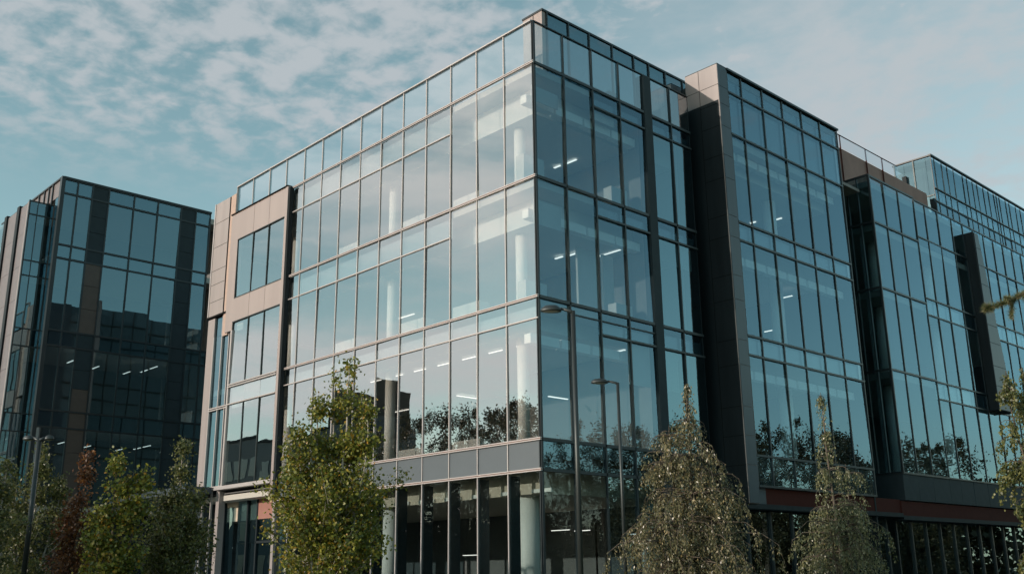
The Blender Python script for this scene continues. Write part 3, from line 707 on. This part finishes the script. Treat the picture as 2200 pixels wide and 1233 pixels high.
# ================================================================== trees
def tree(name, label, group, base, H, leaders, prof, leafm, nbr, leaf=(.08, .055), weep=0., upward=.9, seed=1, barkm='bark_dark', z0=1.2, twig=9, tr=.07, dens=1.0, cat='tree'):
    rg = np.random.RandomState(seed)
    o = empty(name, (base[0], base[1], 0), label, cat, group)
    b = np.array([base[0], base[1], 0.]); tk = MB(); LP = []; LD = []
    for li, (dx, dy, hf) in enumerate(leaders):
        h = H*hf; n = 9; zs = np.linspace(0, h, n); wx = rg.normal(0, .035*H/6, (n, 2)).cumsum(0)*.6
        f = np.clip((zs-z0*.5)/(h*.75), 0, 1)**.8
        pts = np.stack([b[0]+dx*f+wx[:, 0]*(zs > .5), b[1]+dy*f+wx[:, 1]*(zs > .5), zs], 1)
        rad = tr*(1-zs/h)**.8*hf + .006
        tk.tube(list(pts), list(rad), 7, False)
        for k in range(int(nbr*hf*dens)):
            t = rg.rand()**.85; t = min(1, max(0, t + .035*math.sin(t*38+li*2+seed))); z = z0 + (h-z0)*t
            pz = np.array([np.interp(z, zs, pts[:, i]) for i in range(3)])
            R_ = np.interp(z/H, [p_[0] for p_ in prof], [p_[1] for p_ in prof])*(.35+.75*rg.rand()+.35*math.sin(z*4.1+seed+li)**3)*(1. if li == 0 else .75)
            az = rg.rand()*2*math.pi; q = 5
            if weep > 0:
                s = np.linspace(0, 1, q); r_ = R_*np.sin(s*math.pi*.5)
                zz_ = R_*(upward*s - (weep+upward)*s**2.2)
            else:
                s = np.linspace(0, 1, q); r_ = R_*s; zz_ = R_*upward*s**1.15
            bp_ = np.stack([pz[0]+r_*math.cos(az), pz[1]+r_*math.sin(az), pz[2]+zz_], 1)
            tk.tube(list(bp_), list(np.linspace(.007+.007*R_, .002, q)), 4, False)
            m = max(3, int(twig*(R_+.15)*3.0))
            s2 = rg.rand(m)**.6
            c = np.stack([np.interp(s2, s, bp_[:, i]) for i in range(3)], 1)
            kk = rg.randint(3, 7)
            for ci in c:
                if weep > 0:
                    Ls = .12+.38*rg.rand()*min(1, R_+.3); tt = rg.rand(kk+2)
                    dl = np.array([rg.normal(0, .05), rg.normal(0, .05), -Ls])
                    LP.append(ci + tt[:, None]*dl + rg.normal(0, .022, (kk+2, 3))); LD.append(np.tile([0, 0, -1.], (kk+2, 1))+rg.normal(0, .45, (kk+2, 3)))
                else:
                    LP.append(ci + rg.normal(0, .10, (kk, 3))); LD.append(rg.normal(0, 1, (kk, 3))+[0, 0, -.3])
    P = np.concatenate(LP); Dv = np.concatenate(LD)
    Dv /= np.linalg.norm(Dv, axis=1)[:, None]; n = len(P)
    rv = rg.normal(0, 1, (n, 3)); S = np.cross(Dv, rv); S /= np.linalg.norm(S, axis=1)[:, None]+1e-9; Nn = np.cross(Dv, S)
    sz = (.6+.7*rg.rand(n))[:, None]; l, wd = leaf
    V0 = P; V1 = P + Dv*l*sz*.5 + S*wd*.5*sz + Nn*l*.06; V2 = P + Dv*l*sz; V3 = P + Dv*l*sz*.5 - S*wd*.5*sz + Nn*l*.06
    V = np.stack([V0, V1, V2, V3], 1).reshape(-1, 3) - [base[0], base[1], 0]
    me = bpy.data.meshes.new('crown'); me.vertices.add(4*n); me.vertices.foreach_set('co', V.astype(np.float32).ravel())
    me.loops.add(4*n); me.loops.foreach_set('vertex_index', np.arange(4*n, dtype=np.int32))
    me.polygons.add(n); me.polygons.foreach_set('loop_start', np.arange(0, 4*n, 4, dtype=np.int32)); me.polygons.foreach_set('loop_total', np.full(n, 4, np.int32))
    me.update(calc_edges=True); me.materials.append(leafm)
    co = bpy.data.objects.new('crown', me); COL.objects.link(co); co.parent = o
    tk.build('trunk', MT[barkm], o, True)
    return o, n
def at(pxl, dd): q = dep(pxl, 1233, dd); return (q[0], q[1])
def top(pxl, pyl, dd): return dep(pxl, pyl, dd)[2]
PR_UP = [(0, .3), (.25, .75), (.5, .8), (.72, .5), (.9, .2), (1, .05)]
rx = rt[0]; ry = rt[1]
def side(a, b=0.): return (a*rx + b*fw[0], a*ry + b*fw[1])      # a metres to the right of view, b metres away
def lead(lst): return [side(a, b)+(h,) for a, b, h in lst]
ROW = 'young trees planted in front of the buildings'
nl = 0
H1 = top(742, 735, 20)
_, n = tree('birch_tree', 'large yellow-green tree with several upright stems in front of the pale glass face', ROW, at(706, 20), H1,
     lead([(.36, 0, 1.0), (-.35, .1, .87), (.02, .3, .93), (.70, -.1, .82), (-.85, .1, .66), (.52, .3, .86), (-.62, -.25, .75)]),
     [(0, .4), (.2, 1.25), (.40, 1.1), (.54, .60), (.68, .28), (.85, .13), (1, .03)], LEAF['yellow'], 70, (.074, .056), 0, .9, 11, 'bark', .9, 10, .045); nl += n
H2 = top(1490, 803, 21)
_, n = tree('birch_tree', 'weeping olive-brown birch in front of the dark pier, left of the other weeping birch', ROW, at(1498, 21), H2,
     lead([(.0, 0, 1.0), (-.42, .2, .84), (.35, -.1, .70), (-.7, .1, .5)]), [(0, .6), (.2, 1.55), (.45, 1.42), (.6, 1.05), (.72, .70), (.84, .40), (.94, .16), (1, .05)],
     LEAF['olive'], 175, (.062, .030), .40, .50, 22, 'bark_dark', .8, 5, .05); nl += n
H3 = top(1805, 822, 24)
_, n = tree('birch_tree', 'pale green weeping birch with a thin bare top, in front of the middle block', ROW, at(1822, 24), H3,
     lead([(-.15, 0, 1.0), (.3, .2, .70), (-.4, .1, .52)]), [(0, .6), (.2, 1.45), (.4, 1.15), (.55, .72), (.66, .42), (.8, .26), (.92, .14), (1, .05)],
     LEAF['pale'], 135, (.062, .030), .35, .6, 35, 'bark_dark', .35, 5, .045); nl += n
H4 = top(2190, 772, 19)
_, n = tree('birch_tree', 'leafy birch cut by the right edge of the picture', ROW, at(2292, 19), H4,
     lead([(-.55, 0, 1.0), (-.1, .2, 1.02), (.3, 0, .9)]), [(0, .5), (.25, .9), (.5, .7), (.7, .5), (.9, .22), (1, .08)],
     LEAF['green'], 90, (.06, .045), .3, .5, 44, 'bark_dark', 1.0, 7, .04); nl += n
H7 = top(52, 955, 28.5)
_, n = tree('birch_tree', 'green birch behind the double street lamp at far left', ROW, at(48, 28.5), H7,
     lead([(.1, 0, 1.0), (-.5, .1, .8), (.6, .2, .82)]), [(0, .5), (.3, 1.0), (.55, .7), (.75, .36), (.92, .15), (1, .05)],
     LEAF['green'], 80, (.09, .06), 0, .9, 66, 'bark', .8, 8, .05); nl += n
H8 = top(162, 975, 25.5)
_, n = tree('maple_tree', 'slender rust-red tree between the green ones at left', ROW, at(150, 25.5), H8,
     lead([(.18, 0, 1.0), (-.2, .1, .74)]), [(0, .4), (.3, .72), (.55, .50), (.7, .22), (.8, .10), (1, .05)],
     LEAF['rust'], 85, (.085, .06), 0, .9, 77, 'bark_dark', .7, 8, .04); nl += n
H9 = top(225, 970, 23.5)
_, n = tree('maple_tree', 'bright green tree with a lopsided branchy top, right of the rust-red one', ROW, at(232, 23.5), H9,
     lead([(-.05, 0, 1.0), (.55, .1, .93), (-.4, .1, .72), (.25, .2, .9)]), [(0, .4), (.3, .82), (.55, .42), (.75, .34), (.92, .2), (1, .1)],
     LEAF['yellow'], 52, (.09, .07), 0, .75, 88, 'bark_dark', .8, 8, .05); nl += n
H10 = top(370, 932, 25)
_, n = tree('birch_tree', 'pointed green birch left of the pale bay, beside the canopy', ROW, at(365, 25), H10,
     lead([(.05, 0, 1.0), (.35, .2, .7), (-.4, 0, .68)]), [(0, .5), (.3, 1.0), (.5, .82), (.64, .40), (.74, .2), (.9, .16), (1, .05)],
     LEAF['green'], 105, (.085, .055), 0, .9, 99, 'bark', .8, 8, .045); nl += n
H11 = top(2, 985, 24)
_, n = tree('birch_tree', 'small green tree cut by the left edge of the picture', ROW, at(-28, 24), H11,
     lead([(.2, 0, 1.0), (-.3, .1, .9)]), [(0, .4), (.3, .8), (.6, .5), (.85, .25), (1, .08)],
     LEAF['green'], 70, (.085, .06), 0, .8, 111, 'bark', .8, 8, .05); nl += n
# pine whose branch reaches in from the right
pt = empty('pine_tree', tuple(dep(2460, 1233, 13)*[1, 1, 0]), 'pine reaching one needled branch in from the right edge', 'tree')
b0 = dep(2460, 1233, 13); pk = MB()
pk.tube([(b0[0], b0[1], 0), (b0[0], b0[1], 3), (b0[0]+.1, b0[1], 6.5)], [.16, .13, .07], 10)
pb = [dep(2455, 600, 13), dep(2330, 612, 13), dep(2230, 612, 13), dep(2175, 645, 13), dep(2120, 663, 13)]
pk.tube(pb, [.05, .03, .018, .010, .004], 8)
sub = [(pb[3], dep(2172, 683, 13)), (pb[2], dep(2215, 580, 12.9)), (pb[3], dep(2160, 640, 12.8)), (pb[1], dep(2250, 570, 13.1)), (dep(2200, 632, 13), dep(2215, 668, 13))]
for a, b in sub: pk.tube([a, b], [.007, .003], 5)
pk.build('trunk', MT['bark_dark'], pt, True)
rg = np.random.RandomState(3); vs = []; fs = []
def needles(a, b, n, L):
    for _ in range(n):
        t = rg.rand(); p_ = a*(1-t)+b*t; d = (b-a)/np.linalg.norm(b-a)*.5 + rg.normal(0, .6, 3); d /= np.linalg.norm(d)
        s_ = np.cross(d, rg.normal(0, 1, 3)); s_ /= np.linalg.norm(s_)
        k = len(vs); l = L*(.6+.6*rg.rand()); vs.extend([tuple(p_-s_*.0038), tuple(p_+s_*.0038), tuple(p_+d*l)]); fs.append((k, k+1, k+2))
for a, b in zip(pb[:-1], pb[1:]): needles(a, b, 900, .085)
for a, b in sub: needles(a, b, 420, .075)
needles(pb[4]-(pb[4]-pb[3])*.15, pb[4], 420, .10)
nm = MB(); nm.v = vs; nm.f = fs; nm.build('needles', LEAF['needle'], pt)

# ================================================================== wood across the road, seen mirrored in the glass
rg = np.random.RandomState(8); V = []; Fc = []
def blob_tree(cx, cy, h, r, n):
    """a crown of many leaf clumps hung along rising limbs"""
    nc = 60; cl = []
    for i in range(nc):
        t = rg.rand()**.8; z = h*(.12+.86*t); rr2 = r*(math.sin(math.pi*min(1, .15+.83*(1-t)))**.8)*(rg.rand()**.45)*(.65+.7*rg.rand())
        a = rg.rand()*6.283; cl.append((cx+rr2*math.cos(a), cy+rr2*math.sin(a), z, (.22+.33*rg.rand())*(1.25-.7*t)))
    for k_ in range(n):
        c_ = cl[rg.randint(nc)]; p_ = np.array(c_[:3]) + rg.normal(0, 1, 3)*[c_[3], c_[3], c_[3]*1.5]
        d = rg.normal(0, 1, 3); d[2] += .6; d /= np.linalg.norm(d); s_ = np.cross(d, rg.normal(0, 1, 3)); s_ /= np.linalg.norm(s_)
        k = len(V); L = .17*(.6+rg.rand()); V.extend([tuple(p_), tuple(p_+d*L*.5+s_*L*.3), tuple(p_+d*L), tuple(p_+d*L*.5-s_*L*.3)]); Fc.append((k, k+1, k+2, k+3))
wt = MB()
def wood(x, y, h, r, n):
    blob_tree(x, y, h, r, n); wt.tube([(x, y, 0), (x, y, h*.8)], [.18, .05], 6)
for i in range(15):                                      # west side, mirrored by the pale face
    wood(-33-2.9*i+rg.normal(0, .8), -33-.5*i+rg.normal(0, 1.5), 13.2+rg.rand()*3.4, 3.0+rg.rand(), 9000)
for i in range(14):                                      # north-east side, mirrored by the shaded faces
    wood(17+2.4*i+rg.normal(0, .8), 62-1.9*i+rg.normal(0, 1.5), 11.5+rg.rand()*3.2, 2.9+rg.rand(), 9500)
for x, y, h in ((13, 22, 8), (15, 31, 9), (12.5, 38, 9), (16, 44, 10)): wood(x, y, h, 2.0, 6000)
def filler_hedge(x0_, y0_, x1_, y1_, n, h_):
    for _ in range(n):
        t = rg.rand(); p_ = np.array([x0_+(x1_-x0_)*t, y0_+(y1_-y0_)*t, 0]) + [rg.normal(0, .9), rg.normal(0, .9), 0]; p_[2] = rg.rand()*h_*(1+.3*math.sin(t*40))
        d = rg.normal(0, 1, 3); d /= np.linalg.norm(d); s_ = np.cross(d, rg.normal(0, 1, 3)); s_ /= np.linalg.norm(s_)
        k = len(V); L = .5*(.6+rg.rand()); V.extend([tuple(p_), tuple(p_+d*L*.5+s_*L*.35), tuple(p_+d*L), tuple(p_+d*L*.5-s_*L*.35)]); Fc.append((k, k+1, k+2, k+3))
filler_hedge(-6, -32, -82, -47, 34000, 7.0); filler_hedge(14, 70, 62, 30, 34000, 7.0)  # unseen foliage belts added to close sky gaps in the low reflections
wd = MB(); wd.v = V; wd.f = Fc
o = wd.build('woodland', LEAF['wood']); tag(o, 'dark treetops mirrored along the bottom of the glass faces', 'trees', kind='stuff')
wt.build('woodland_trunks', MT['bark_dark'], o)
print('leaves', nl, len(Fc))
